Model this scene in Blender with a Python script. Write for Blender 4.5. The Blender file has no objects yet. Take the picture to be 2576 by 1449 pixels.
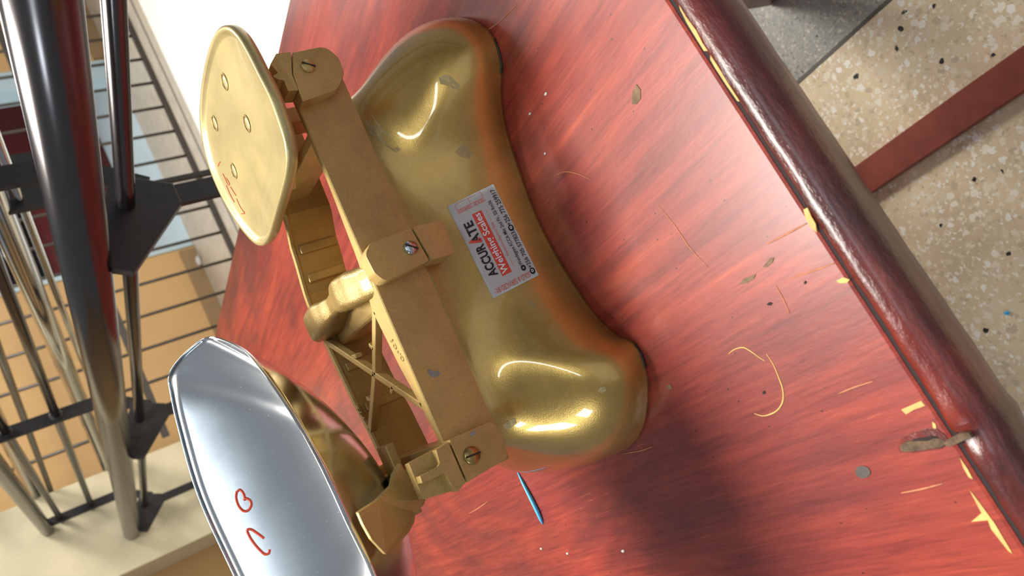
import bpy, bmesh, math, random
from mathutils import Vector, Matrix
from mathutils.bvhtree import BVHTree

S = bpy.context.scene
COL = S.collection
TH = 0.76                      # table height; every "z over table" below is relative to it

# ------------------------------------------------------------------ camera
F_PX, CX, CY = 1935.743, 1288.0, 724.5
RW = Matrix(((-0.46508, -0.86036, 0.20823),
             (-0.39714, 0.41299, 0.81957),
             (-0.79115, 0.29854, -0.53382)))   # rows: world x, y, z of the (right, down, forward) camera vector
CAM = Vector((0, 0, TH + 0.36))
cd = bpy.data.cameras.new('camera'); cam = bpy.data.objects.new('camera', cd); COL.objects.link(cam)
cd.sensor_width = 36.0; cd.sensor_fit = 'HORIZONTAL'; cd.lens = 36.0 * F_PX / 2576.0
cd.clip_start = 0.02; cd.clip_end = 60
rx, ry, rz = RW.col[0], -RW.col[1], -RW.col[2]
M = Matrix((rx, ry, rz)).transposed().to_4x4(); M.translation = CAM
cam.matrix_world = M
cd.dof.use_dof = True; cd.dof.focus_distance = 0.60; cd.dof.aperture_fstop = 10.0
S.camera = cam

# ------------------------------------------------------------------ world, lights, exposure
w = bpy.data.worlds.new('world'); S.world = w; w.use_nodes = True
bg = w.node_tree.nodes['Background']; bg.inputs[0].default_value = (0.82, 0.90, 1.0, 1); bg.inputs[1].default_value = 0.22

def area(name, loc, target, sx, sy, power, col):
    l = bpy.data.lights.new(name, 'AREA'); l.shape = 'RECTANGLE'; l.size = sx; l.size_y = sy; l.energy = power; l.color = col
    o = bpy.data.objects.new(name, l); COL.objects.link(o); o.location = loc
    o.rotation_euler = (Vector(target) - Vector(loc)).to_track_quat('-Z', 'Y').to_euler()
    return o
area('window_light_back', (3.2, 2.6, 2.7), (0.3, 0.6, TH), 1.8, 1.2, 46, (1.0, 0.96, 0.90))
area('ceiling_light', (0.55, 1.4, 3.05), (0.25, 0.55, TH), 0.9, 0.7, 88, (1.0, 0.96, 0.88))
area('scoop_fill_front', (-0.3, -2.3, 2.0), (0.0, 0.5, TH + .1), 3.0, 1.8, 7, (0.86, 0.95, 1.0))  # added fill behind the camera to brighten the scoop; no window known there
area('window_light_left', (-1.7, 0.35, 2.3), (0.1, 0.5, TH), 0.30, 0.34, 6, (0.80, 0.92, 1.0))
area('window_light_left_far', (-1.7, 0.95, 2.3), (0.1, 0.5, TH), 0.30, 0.34, 6, (0.80, 0.92, 1.0))
area('scoop_streak_light', (0.3, -0.9, 2.7), (0.1, 0.5, TH), 1.2, 0.08, 6, (0.80, 0.92, 1.0))  # added unseen strip lamp for streak reflections in the scoop
area('landing_floor_fill', (2.6, 1.9, 2.9), (2.4, 2.2, 0), 1.2, 1.2, 110, (1.0, 0.97, 0.92))  # added lamp that washes the landing floor out to white; no skylight known
area('room_light', (3.1, 5.6, 2.5), (3.0, 5.2, 0), 1.0, 0.8, 42, (0.86, 0.95, 1.0))
vs = S.view_settings
vs.view_transform = 'Standard'; vs.look = 'None'; vs.gamma = 1.0; vs.exposure = 0.15; vs.use_curve_mapping = False

# ------------------------------------------------------------------ helpers
def ray(px, py):
    return (RW @ Vector((px - CX, py - CY, F_PX))).normalized()
def on_plane(px, py, axis, v):
    r = ray(px, py); return CAM + r * ((v - CAM[axis]) / r[axis])
def on_table(px, py, z=0.0):
    return on_plane(px, py, 2, TH + z)

def lin(c):
    return tuple(((x / 255) / 12.92 if x / 255 <= 0.04045 else ((x / 255 + 0.055) / 1.055) ** 2.4) for x in c) + (1.0,)

def obj(name, bm, mat, parent=None, smooth=False, loc=None):
    me = bpy.data.meshes.new(name); bm.normal_update(); bm.to_mesh(me); bm.free()
    if smooth:
        for p in me.polygons: p.use_smooth = True
    if mat: me.materials.append(mat)
    o = bpy.data.objects.new(name, me); COL.objects.link(o)
    if parent: o.parent = parent
    if loc: o.location = loc
    return o

def link_copy(src, parent, loc=(0, 0, 0), rotz=0.0):
    o = src.copy(); COL.objects.link(o); o.parent = parent; o.location = loc; o.rotation_euler = (0, 0, rotz); return o

def tag(o, label=None, cat=None, group=None, kind=None):
    if label: o['label'] = label
    if cat: o['category'] = cat
    if group: o['group'] = group
    if kind: o['kind'] = kind
    return o

def empty(name, loc=(0, 0, 0), rotz=0.0):
    o = bpy.data.objects.new(name, None); COL.objects.link(o); o.location = loc; o.rotation_euler = (0, 0, rotz)
    o.empty_display_size = 0.02
    return o

def box(bm, x0, x1, y0, y1, z0, z1, bevel=0.0, seg=2):
    vv = [bm.verts.new((x, y, z)) for z in (z0, z1) for y in (y0, y1) for x in (x0, x1)]
    fs = [bm.faces.new([vv[i] for i in q]) for q in ((0, 2, 3, 1), (4, 5, 7, 6), (0, 1, 5, 4), (2, 6, 7, 3), (0, 4, 6, 2), (1, 3, 7, 5))]
    if bevel > 0:
        es = list({e for f in fs for e in f.edges})
        bmesh.ops.bevel(bm, geom=es, offset=bevel, segments=seg, affect='EDGES', profile=0.5)
    return bm

def boxo(name, dims, mat, parent=None, bevel=0.0, seg=2):
    bm = bmesh.new(); box(bm, *dims, bevel=bevel, seg=seg); return obj(name, bm, mat, parent)

def prism(bm, poly, off):
    """solid between polygon poly (3D points) and poly+off"""
    off = Vector(off); a = [bm.verts.new(p) for p in poly]; b = [bm.verts.new(Vector(p) + off) for p in poly]
    n = len(a)
    bm.faces.new(a); bm.faces.new(b[::-1])
    for i in range(n): bm.faces.new((a[i], b[i], b[(i + 1) % n], a[(i + 1) % n]))
    bmesh.ops.recalc_face_normals(bm, faces=bm.faces[:])
    return bm

def prism_o(name, poly, off, mat, parent=None, bevel=0.0, seg=2):
    bm = bmesh.new(); prism(bm, poly, off)
    if bevel > 0: bmesh.ops.bevel(bm, geom=bm.edges[:], offset=bevel, segments=seg, affect='EDGES', profile=0.5, clamp_overlap=True)
    return obj(name, bm, mat, parent)

def rounded(poly2, radii, seg=6):
    """round polygon corners (2D)"""
    out = []; n = len(poly2)
    for i in range(n):
        p = Vector(poly2[i]); a = Vector(poly2[i - 1]); b = Vector(poly2[(i + 1) % n]); r = radii[i] if isinstance(radii, (list, tuple)) else radii
        if r <= 0: out.append(p); continue
        da = (a - p).normalized(); db = (b - p).normalized(); ang = da.angle(db)
        d = min(r / math.tan(ang / 2), (a - p).length * .49, (b - p).length * .49)
        p0 = p + da * d; p1 = p + db * d
        for k in range(seg + 1):
            t = k / seg; out.append(p0 * (1 - t) ** 2 + p * 2 * t * (1 - t) + p1 * t * t)
    return out

def tube(bm, pts, r, n=12, closed=False, cap=True):
    pts = [Vector(p) for p in pts]; m = len(pts); rings = []
    prev = None
    for i in range(m):
        if closed: t = pts[(i + 1) % m] - pts[i - 1]
        else: t = pts[min(i + 1, m - 1)] - pts[max(i - 1, 0)]
        t.normalize()
        if prev is None:
            ref = Vector((0, 0, 1)) if abs(t.z) < 0.9 else Vector((1, 0, 0))
            u = t.cross(ref).normalized()
        else:
            u = (prev - t * prev.dot(t)).normalized()
        prev = u; v = t.cross(u)
        rr = r[i] if isinstance(r, (list, tuple)) else r
        rings.append([bm.verts.new(pts[i] + (u * math.cos(2 * math.pi * k / n) + v * math.sin(2 * math.pi * k / n)) * rr) for k in range(n)])
    for i in range(m if closed else m - 1):
        a = rings[i]; b = rings[(i + 1) % m]
        for k in range(n): bm.faces.new((a[k], a[(k + 1) % n], b[(k + 1) % n], b[k]))
    if cap and not closed:
        bm.faces.new(rings[0][::-1]); bm.faces.new(rings[-1])
    bmesh.ops.recalc_face_normals(bm, faces=bm.faces[:])
    return bm

def tube_o(name, pts, r, mat, parent=None, n=12, closed=False):
    bm = bmesh.new(); tube(bm, pts, r, n, closed); o = obj(name, bm, mat, parent, smooth=True)
    return o

def loft(bm, rings, close_u=True, cap0=True, cap1=True):
    R = [[bm.verts.new(p) for p in ring] for ring in rings]; n = len(R[0])
    for i in range(len(R) - 1):
        for k in range(n if close_u else n - 1):
            bm.faces.new((R[i][k], R[i][(k + 1) % n], R[i + 1][(k + 1) % n], R[i + 1][k]))
    if cap0: bm.faces.new(R[0][::-1])
    if cap1: bm.faces.new(R[-1])
    bmesh.ops.recalc_face_normals(bm, faces=bm.faces[:])
    return bm

def catmull(pts, per=8, closed=False):
    P = [Vector(p) for p in pts]; n = len(P); out = []
    rng = n if closed else n - 1
    for i in range(rng):
        if closed: a, b, c, d = P[i - 1], P[i], P[(i + 1) % n], P[(i + 2) % n]
        else: a, b, c, d = P[max(i - 1, 0)], P[i], P[i + 1], P[min(i + 2, n - 1)]
        for k in range(per):
            t = k / per
            out.append(0.5 * ((2 * b) + (c - a) * t + (2 * a - 5 * b + 4 * c - d) * t * t + (3 * b - a - 3 * c + d) * t ** 3))
    if not closed: out.append(P[-1])
    return out

def interp(tab, x):
    if x <= tab[0][0]: return tab[0][1]
    for (x0, y0), (x1, y1) in zip(tab, tab[1:]):
        if x <= x1:
            t = (x - x0) / (x1 - x0); t = t * t * (3 - 2 * t) * 0.5 + t * 0.5
            return y0 + (y1 - y0) * t
    return tab[-1][1]

# ------------------------------------------------------------------ materials
class NT:
    def __init__(s, name):
        s.m = bpy.data.materials.new(name); s.m.use_nodes = True; s.t = s.m.node_tree; s.b = s.t.nodes['Principled BSDF']
    def n(s, typ, **kw):
        nd = s.t.nodes.new(typ)
        for k, v in kw.items():
            if k in nd.inputs: nd.inputs[k].default_value = v
            else: setattr(nd, k, v)
        return nd
    def l(s, a, b): s.t.links.new(a, b)
    def coords(s, scale=(1, 1, 1), rot=(0, 0, 0), which='Object'):
        tc = s.n('ShaderNodeTexCoord'); mp = s.n('ShaderNodeMapping'); mp.inputs['Scale'].default_value = scale; mp.inputs['Rotation'].default_value = rot
        s.l(tc.outputs[which], mp.inputs[0]); return mp.outputs[0]
    def noise(s, vec, scale, detail=4, rough=.55, dist=0.0):
        nd = s.n('ShaderNodeTexNoise'); nd.inputs['Scale'].default_value = scale; nd.inputs['Detail'].default_value = detail
        nd.inputs['Roughness'].default_value = rough; nd.inputs['Distortion'].default_value = dist
        s.l(vec, nd.inputs['Vector']); return nd.outputs['Fac']
    def ramp(s, fac, stops, interp='LINEAR'):
        nd = s.n('ShaderNodeValToRGB'); cr = nd.color_ramp; cr.interpolation = interp
        while len(cr.elements) > 1: cr.elements.remove(cr.elements[-1])
        for i, (p, c) in enumerate(stops):
            e = cr.elements[0] if i == 0 else cr.elements.new(p)
            e.position = p; e.color = c if len(c) == 4 else tuple(c) + (1,)
        s.l(fac, nd.inputs[0]); return nd.outputs[0]
    def mix(s, fac, a, b, mode='MIX'):
        nd = s.n('ShaderNodeMix', data_type='RGBA', blend_type=mode)
        for src, idx in ((fac, 0), (a, 6), (b, 7)):
            if hasattr(src, 'links') or hasattr(src, 'is_output'): s.l(src, nd.inputs[idx])
            else: nd.inputs[idx].default_value = src
        return nd.outputs[2]
    def bump(s, h, strength=.3, dist=.001):
        nd = s.n('ShaderNodeBump'); nd.inputs['Strength'].default_value = strength; nd.inputs['Distance'].default_value = dist
        s.l(h, nd.inputs['Height']); s.l(nd.outputs[0], s.b.inputs['Normal'])
    def set(s, **kw):
        for k, v in kw.items():
            k = k.replace('_', ' ')
            if hasattr(v, 'links'): s.l(v, s.b.inputs[k])
            else: s.b.inputs[k].default_value = v
        return s.m

def plain(name, rgb, rough=.5, metal=0.0, vary=.0, vscale=20.0, coat=0.0, bump=0.0):
    m = NT(name); c = lin(rgb)
    if vary > 0 or bump > 0:
        f = m.noise(m.coords(), vscale, 5)
        if vary > 0:
            a = tuple(x * (1 - vary) for x in c[:3]); b = tuple(min(1, x * (1 + vary)) for x in c[:3])
            m.set(Base_Color=m.ramp(f, [(.3, a), (.7, b)]))
        else: m.set(Base_Color=c)
        if bump > 0: m.bump(f, bump)
    else: m.set(Base_Color=c)
    return m.set(Roughness=rough, Metallic=metal, Coat_Weight=coat, Coat_Roughness=.08)

def gold_material(name, rgb, rough, grain, bumpv, coat, metal=.5):
    m = NT(name); v = m.coords()
    big = m.noise(v, 22, 3); fine = m.noise(v, 900, 2, .7); mid = m.noise(v, 120, 4)
    c = lin(rgb)
    base = m.ramp(big, [(.3, tuple(x * .82 for x in c[:3])), (.7, tuple(min(1, x * 1.15) for x in c[:3]))])
    spk = m.ramp(fine, [(.35, (.86, .86, .86)), (.65, (1.1, 1.1, 1.1))])
    col = m.mix(grain, base, spk, 'MULTIPLY')
    m.set(Base_Color=col, Metallic=metal, Roughness=rough, Coat_Weight=coat, Coat_Roughness=.05)
    add = m.n('ShaderNodeMath', operation='ADD'); m.l(mid, add.inputs[0]); m.l(fine, add.inputs[1])
    m.bump(add.outputs[0], bumpv, .0006)
    return m.m
GOLD = gold_material('gold_paint_gloss', (200, 160, 82), .29, .5, .14, .8, .66)
GOLD_MATT = gold_material('gold_paint_satin', (196, 164, 100), .42, .7, .14, .08, .35)
GOLD_CAST = gold_material('gold_paint_rough_cast', (166, 138, 80), .38, .8, .55, .2)
GOLD_PLATE = gold_material('gold_paint_plate', (186, 166, 112), .42, .4, .06, .45)
PRIMER = plain('grey_primer_chip', (150, 145, 135), .6, 0, .2, 200)
BRASS = plain('brass_screw', (176, 150, 92), .28, .9, .15, 300)
STEEL = plain('polished_steel', (205, 210, 214), .10, 1.0, .04, 12)
def scoop_material():
    m = NT('scoop_steel'); v = m.coords()
    sm = m.noise(v, 26, 4); sp = m.noise(v, 620, 2, .6)
    dust = m.ramp(sp, [(.74, (0, 0, 0)), (.80, (1, 1, 1))])
    smear = m.ramp(sm, [(.3, (.17, .17, .17)), (.8, (.20, .20, .20))])
    rgh = m.mix(dust, smear, (.6, .6, .6, 1))
    m.set(Base_Color=m.mix(dust, (.74, .76, .77, 1), (.80, .79, .76, 1)), Metallic=1.0)
    m.l(rgh, m.b.inputs['Roughness']); return m.m
SCOOP = scoop_material()
RED_INK = plain('red_marker_ink', (196, 66, 36), .5, 0, .15, 300)
PAPER = plain('sticker_paper', (242, 241, 240), .45, 0)
INK_BLACK = plain('ink_black', (22, 20, 22), .45)
INK_RED = plain('ink_red', (222, 74, 54), .45)
INK_WHITE = plain('ink_white', (236, 232, 230), .45)
DARK = plain('slot_shade_and_foot_edge', (52, 38, 24), .6)  # dark brown: painted shade for screw slots, also colours the foot edge

def table_material(name, mould=False):
    m = NT(name)
    v = m.coords((1, .055, 1)) if not mould else m.coords((.16, 1, 1))
    v2 = m.coords((1, .4, 1)) if not mould else m.coords((.6, 1, 1))
    v3 = m.coords((1, 1, 1))
    g1 = m.noise(v, 75, 7, .65, .4); g2 = m.noise(v, 460, 6, .7, .3); blot = m.noise(v2, 7.5, 4, .6, .5)
    patch = m.noise(v3, 5.0, 3, .5)
    if mould:
        base = m.ramp(g1, [(.3, lin((78, 26, 22))), (.5, lin((128, 40, 28))), (.7, lin((160, 60, 36)))])
        base = m.mix(m.ramp(blot, [(.4, (0, 0, 0)), (.62, (1, 1, 1))]), base, lin((72, 30, 28)))
    else:
        base = m.ramp(g1, [(.22, lin((98, 32, 30))), (.45, lin((144, 52, 42))), (.62, lin((164, 64, 46))), (.82, lin((188, 88, 58)))])
        base = m.mix(m.ramp(blot, [(.44, (0, 0, 0)), (.64, (.75, .75, .75))]), base, lin((94, 42, 42)))
        base = m.mix(.85, base, m.ramp(g2, [(.3, (.66, .62, .64)), (.5, (1, 1, 1)), (.7, (1.22, 1.3, 1.2))]), 'MULTIPLY')
        streak = m.ramp(g2, [(.64, (0, 0, 0)), (.72, (1, 1, 1))])
        sel = m.ramp(patch, [(.47, (0, 0, 0)), (.62, (.6, .6, .6))])
        mm = m.n('ShaderNodeMix', data_type='RGBA', blend_type='MULTIPLY'); mm.inputs[0].default_value = 1
        m.l(streak, mm.inputs[6]); m.l(sel, mm.inputs[7])
        base = m.mix(mm.outputs[2], base, lin((206, 112, 62)))
        pits = m.n('ShaderNodeTexVoronoi'); pits.inputs['Scale'].default_value = 95; m.l(m.coords((1, .6, 1)), pits.inputs['Vector'])
        pm = m.ramp(pits.outputs['Distance'], [(.035, (1, 1, 1)), (.07, (0, 0, 0))])
        base = m.mix(pm, base, lin((66, 20, 22)))
    m.set(Base_Color=base, Roughness=.37 if not mould else .30, Coat_Weight=.35 if not mould else .7, Coat_Roughness=.22 if not mould else .26)
    m.b.inputs['Specular IOR Level'].default_value = .45
    fb = m.noise(m.coords((1, .3, 1) if not mould else (.35, 1, 1)), 300 if not mould else 190, 4, .6)
    m.bump(fb, .14 if not mould else .8, .0006 if not mould else .0016)
    return m.m
WOOD = table_material('red_varnished_wood'); WOOD_M = table_material('dark_red_moulding_wood', True)
BARE = plain('bare_wood', (222, 176, 104), .7, 0, .2, 120, bump=.4)
SCR = plain('scratched_varnish', (196, 124, 84), .6, 0, .2, 200)
BAREDIM = plain('grey_bare_wood', (126, 100, 74), .8, 0, .35, 160, bump=.6)
GROOVE = plain('dark_groove', (38, 26, 26), .8)

def terrazzo(name, base_rgb, chips, scale, blackness=.07, rough=.35):
    m = NT(name); v = m.coords()
    out = m.ramp(m.noise(v, 9, 4), [(.3, tuple(x * .8 for x in lin(base_rgb)[:3])), (.7, tuple(min(1, x * 1.12) for x in lin(base_rgb)[:3]))])
    for sc, lo, hi, cols in ((scale * 2.4, .36, .46, chips), (scale * 1.15, .33, .39, chips), (scale * .9, .19, .25, None)):
        vo = m.n('ShaderNodeTexVoronoi'); vo.inputs['Scale'].default_value = sc; vo.inputs['Randomness'].default_value = 1.0
        ns = m.n('ShaderNodeTexNoise'); ns.inputs['Scale'].default_value = sc * 1.6; m.l(v, ns.inputs['Vector'])
        mixv = m.n('ShaderNodeMix', data_type='VECTOR'); mixv.inputs[0].default_value = .012
        m.l(v, mixv.inputs[4]); m.l(ns.outputs['Color'], mixv.inputs[5]); m.l(mixv.outputs[1], vo.inputs['Vector'])
        mask = m.ramp(vo.outputs['Distance'], [(lo, (1, 1, 1)), (hi, (0, 0, 0))])
        sep = m.n('ShaderNodeSeparateColor'); m.l(vo.outputs['Color'], sep.inputs[0])
        if cols:
            cc = m.ramp(sep.outputs[0], [(i / len(cols), lin(c)) for i, c in enumerate(cols)], 'CONSTANT')
            keep = m.ramp(sep.outputs[1], [(0, (1, 1, 1)), (.80, (0, 0, 0))], 'CONSTANT')
        else:
            cc = m.ramp(sep.outputs[0], [(0, lin((44, 48, 48))), (.7, lin((70, 74, 70))), (.9, lin((150, 112, 96)))], 'CONSTANT')
            keep = m.ramp(sep.outputs[1], [(0, (1, 1, 1)), (blackness, (0, 0, 0))], 'CONSTANT')
        mk = m.n('ShaderNodeMix', data_type='RGBA', blend_type='MULTIPLY'); mk.inputs[0].default_value = 1
        m.l(mask, mk.inputs[6]); m.l(keep, mk.inputs[7])
        out = m.mix(mk.outputs[2], out, cc)
    return m.set(Base_Color=out, Roughness=rough)
TERR = terrazzo('terrazzo_beige', (232, 212, 174), [(250, 242, 218), (232, 218, 188), (252, 248, 232), (208, 192, 160), (242, 230, 202)], 62, .13)
TERR_G = terrazzo('terrazzo_grey', (160, 158, 148), [(190, 186, 170), (160, 158, 148), (206, 198, 176), (126, 128, 124)], 130, .03)
WHITE_FLOOR = plain('white_landing_tile', (240, 236, 228), .3, 0, .03, 4)
CONCRETE = plain('grey_corridor_floor', (176, 164, 146), .45, 0, .12, 14)
BLUE_FLOOR = plain('pale_blue_floor', (196, 208, 208), .3, 0, .06, 6)
TAN = plain('tan_wall_paint', (206, 166, 112), .7, 0, .05, 5)
CREAM = plain('cream_wall_paint', (228, 214, 178), .6, 0, .05, 7)
BROWN_B = plain('brown_skirting_paint', (150, 122, 86), .6, 0, .1, 10)
FRAME_B = plain('pale_blue_frame_paint', (186, 206, 212), .5)
MAROON = plain('maroon_cabinet', (84, 22, 26), .45, 0, .15, 20)
SCREEN = plain('black_glass', (12, 12, 16), .12)
BLACK_M = plain('black_painted_steel', (40, 37, 36), .45, 0, .2, 90, bump=.15)
GREY_M = plain('dark_grey_rod', (82, 76, 70), .4, .5, .1, 40)
RAIL_DK = NT('gunmetal_tube'); RAIL_DK = RAIL_DK.set(Base_Color=lin((92, 88, 88)), Metallic=.95, Roughness=.2)
CHROME = NT('chrome_tube'); CHROME = CHROME.set(Base_Color=lin((206, 208, 210)), Metallic=1.0, Roughness=.12)
BLUE_PL = plain('blue_plastic', (88, 190, 240), .4)
DIVIDER = plain('dark_divider_strip', (96, 92, 84), .6)

# ------------------------------------------------------------------ the setting
def struct(o): o['kind'] = 'structure'; return o
struct(boxo('floor', (-2.6, .3245, -1.4, 3.68, -.1, 0), TERR))
struct(boxo('floor_border', (.3305, .92, -1.4, 3.68, -.1, -.0005), TERR_G))
struct(boxo('trim_1', (.3245, .3305, -1.4, 3.68, -.1, .0008), DIVIDER))
struct(boxo('floor_landing', (.92, 5.2, -1.4, 3.68, -.1, 0), WHITE_FLOOR))
struct(boxo('floor_corridor', (-2.6, 5.2, 3.68, 4.85, -.1, -.001), CONCRETE))
struct(boxo('trim_2', (.95, 5.2, 3.80, 3.815, -.01, .003), DIVIDER))
struct(boxo('floor_room', (1.4, 5.2, 4.85, 8.2, -.1, -.001), BLUE_FLOOR))
# tan back wall with a door opening between x 2.26 and 3.70
bm = bmesh.new()
for d in ((-2.6, 2.26, 4.85, 5.0, 0, 2.9), (3.72, 5.2, 4.85, 5.0, 0, 2.9), (2.26, 3.72, 4.85, 5.0, 2.15, 2.9)): box(bm, *d)
struct(obj('wall_back', bm, TAN))
bm = bmesh.new()
for d in ((.96, 2.24, 4.83, 4.85, 0, .10), (3.80, 5.2, 4.83, 4.85, 0, .10), (-2.6, .40, 4.83, 4.85, 0, .10)): box(bm, *d)
struct(obj('baseboard_back', bm, BROWN_B))
dr = struct(empty('door_1', (2.99, 4.85, 0)))
for d in ((-.73, -.70, -.015, .15, 0, 2.15), (.65, .79, -.02, .15, 0, 2.15), (-.73, .79, -.02, .15, 2.15, 2.22)):
    boxo('door_frame', d, FRAME_B, dr)
struct(boxo('wall_room', (1.4, 5.2, 8.2, 8.35, 0, 2.9), CREAM))
struct(boxo('wall_pillar', (.44, .93, 4.2, 4.85, 0, 2.9), CREAM, bevel=.004))

# ------------------------------------------------------------------ cabinet seen through the doorway
cab = tag(empty('cabinet', (3.75, 6.35, 0)), 'maroon cabinet with black glass panel seen through the doorway behind the railing', 'cabinet')
boxo('cabinet_body', (-1.1, 1.05, 0, .5, 0, 2.0), MAROON, cab, bevel=.01)
boxo('glass_panel', (-.72, -.12, -.012, .0, .72, 1.9), SCREEN, cab)
boxo('cabinet_door', (-.08, 1.0, -.015, .0, .08, 1.9), MAROON, cab, bevel=.006)
boxo('cabinet_drawer', (-1.06, -.12, -.015, .0, .10, .66), MAROON, cab, bevel=.006)
tube_o('cabinet_handle', [(.02, -.03, .95), (.02, -.03, 1.1)], .009, CHROME, cab)

# ------------------------------------------------------------------ grille across the corridor
gr = tag(empty('security_grille', (0, 4.0, 0)), 'thin grey metal grille of upright rods standing across the corridor', 'grille')
bm = bmesh.new(); tube(bm, [(0, 0, .02), (0, 0, 1.55)], .0085, 8); rod0 = obj('grille_rod', bm, GREY_M, gr, smooth=True, loc=(3.44, 0, 0))
k = 3.44 - .171
while k > .95:
    link_copy(rod0, gr, (k, 0, 0)); k -= .171
link_copy(rod0, gr, (3.611, 0, 0)); link_copy(rod0, gr, (3.782, 0, 0))
boxo('bottom_rail', (.93, 3.9, -.012, .012, .0, .03), GREY_M, gr)
boxo('middle_rail', (.93, 3.9, -.006, .006, .655, .69), GREY_M, gr)
boxo('top_rail', (.93, 3.9, -.012, .012, 1.53, 1.56), GREY_M, gr)

# ------------------------------------------------------------------ stair railing with brackets (beyond the table's right edge)
SL = -.0160
rl = tag(empty('railing', (.67, 4.2, 0)), 'steel railing with thick gunmetal tube and black flat-bar posts, ending at the cream pillar', 'railing')
def rail_pt(x, y, z): return Vector((x - .67, y - 4.2, TH + z + SL * (y - 4.1)))
def rail_tube(name, x, z, r, y0, y1, mat, n=20):
    return tube_o(name, [rail_pt(x, y0, z), rail_pt(x, y1, z)], r, mat, rl, n)
rail_tube('handrail', .603, .186, .037, -.6, 4.2, RAIL_DK, 28)
rail_tube('rail_rod', .683, .098, .0145, -.6, 4.2, RAIL_DK)
rail_tube('rail_rod', .785, .300, .0125, -.6, 4.2, RAIL_DK)
rail_tube('rail_rod', .785, .430, .0125, -.6, 4.2, RAIL_DK)
rail_tube('upper_tube', .768, .495, .027, -.6, 4.2, RAIL_DK, 20)
for yp in (4.1, 2.58, 1.25, -.2):
    z0 = TH + SL * (yp - 4.1)
    def P(x, z, d=.006): return (x - .67, yp - 4.2 - d, z0 + z)
    prism_o('post', [P(.667, -z0), P(.698, -z0), P(.700, .03), P(.662, .03)], (0, .012, 0), BLACK_M, rl)
    prism_o('bracket', [P(.662, .015, .009), P(.702, .015, .009), P(.742, .10, .009), P(.640, .170, .009), P(.575, .156, .009), P(.560, .128, .009)], (0, .018, 0), BLACK_M, rl, bevel=.002)
    prism_o('upper_post', [P(.70, .06, .0045), P(.725, .045, .0045), P(.80, .16, .0045), P(.80, .50, .0045), P(.76, .50, .0045), P(.76, .18, .0045)], (0, .009, 0), BLACK_M, rl)
    for (x, z) in ((.683, .098), (.785, .30), (.785, .43)):
        bm = bmesh.new(); bmesh.ops.create_uvsphere(bm, u_segments=10, v_segments=6, radius=.021); 
        for v in bm.verts: v.co.y *= .6
        o = obj('weld', bm, BLACK_M, rl, True); o.location = P(x, z); o.location.y += .006

rl2 = tag(empty('railing', (.97, 4.85, 0)), 'second farther railing of bright chrome tubes beyond the gunmetal railing', 'railing')
def r2(name, a, b, r, mat):
    (ya, za), (yb, zb) = a, b; s = (zb - za) / (yb - ya)
    y0, y1 = -.6, 4.85
    tube_o(name, [(-.02, y0 - 4.85, TH + za + s * (y0 - ya)), (-.02, y1 - 4.85, TH + za + s * (y1 - ya))], r, mat, rl2, 18)
r2('chrome_tube', (1.6752, .300), (4.2812, .1746), .026, CHROME)
r2('chrome_rod', (1.7168, .256), (2.636, .205), .0085, CHROME)
r2('chrome_rod', (2.3967, .3992), (4.0749, .4267), .012, RAIL_DK)
r2('chrome_tube', (3.4612, .4846), (4.2727, .4929), .024, CHROME)
for yp in (1.62, -.3):
    yy = yp - 4.85 - .006
    prism_o('post', [(-.068, yy, 0), (-.048, yy, 0), (-.04, yy, TH + .14), (.088, yy, TH + .20), (.088, yy, TH + .62), (-.03, yy, TH + .62), (-.045, yy, TH + .22)], (0, .012, 0), BLACK_M, rl2)
boxo('post', (-.05, .05, 4.70 - 4.85 - .006, 4.70 - 4.85 + .006, 0, TH + .55), BLACK_M, rl2)

# ------------------------------------------------------------------ table
tb = tag(empty('table', (0, 1.1, 0)), 'red varnished wooden table with worn dark rounded front edge under the scale', 'table')
TX0, TX1, TY0, TY1 = -.62, .575, .2605, 1.95
def T(x, y, z): return (x, y - 1.1, z)
bm = bmesh.new(); box(bm, TX0, TX1, TY0 - 1.1, TY1 - 1.1, TH - .03, TH, bevel=.0025, seg=2)
obj('table_top', bm, WOOD, tb)
# front moulding, rounded nose with slight waviness along x
rnd = random.Random(4)
prof = [(.0000, -.0006), (-.003, .0008), (-.007, .0010), (-.0115, -.0008), (-.0155, -.0045), (-.0185, -.010), (-.0195, -.016), (-.0185, -.024), (-.016, -.032), (-.010, -.040), (.0, -.046), (.012, -.046)]
rings = []
N = 240
for i in range(N + 1):
    x = TX0 - .004 + (TX1 - TX0 + .008) * i / N
    wob = .0003 * math.sin(x * 61) + .0003 * math.sin(x * 143 + 1) + .0002 * math.sin(x * 290)
    dent = -.003 * math.exp(-((x + .088) / .006) ** 2) - .0008 * math.exp(-((x + .055) / .02) ** 2)
    rings.append([T(x, .2588 + a + (wob * .35 if a < -.009 else wob), TH + z + (dent if -.02 < a < 0 else dent * .3)) for a, z in prof])
bm = bmesh.new(); loft(bm, rings); obj('front_moulding', bm, WOOD_M, tb, True)
boxo('edge_groove', (TX0, TX1, .2575 - 1.1, .2625 - 1.1, TH - .02, TH - .0012), GROOVE, tb)
for (x, y) in ((-.52, .62), (.452, .60), (-.52, 1.85), (.50, 1.85)):
    boxo('table_leg', (x, x + .06, y - 1.1, y - 1.1 + .06, 0, TH - .03), WOOD_M, tb, bevel=.004)
boxo('apron', (-.5, .48, .63 - 1.1, .65 - 1.1, TH - .13, TH - .03), WOOD_M, tb)
boxo('apron', (-.5, .5, 1.87 - 1.1, 1.89 - 1.1, TH - .13, TH - .03), WOOD_M, tb)
boxo('side_apron', (.49, .51, .65 - 1.1, 1.87 - 1.1, TH - .13, TH - .03), WOOD_M, tb)
boxo('side_apron', (-.51, -.49, .65 - 1.1, 1.87 - 1.1, TH - .13, TH - .03), WOOD_M, tb)

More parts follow.
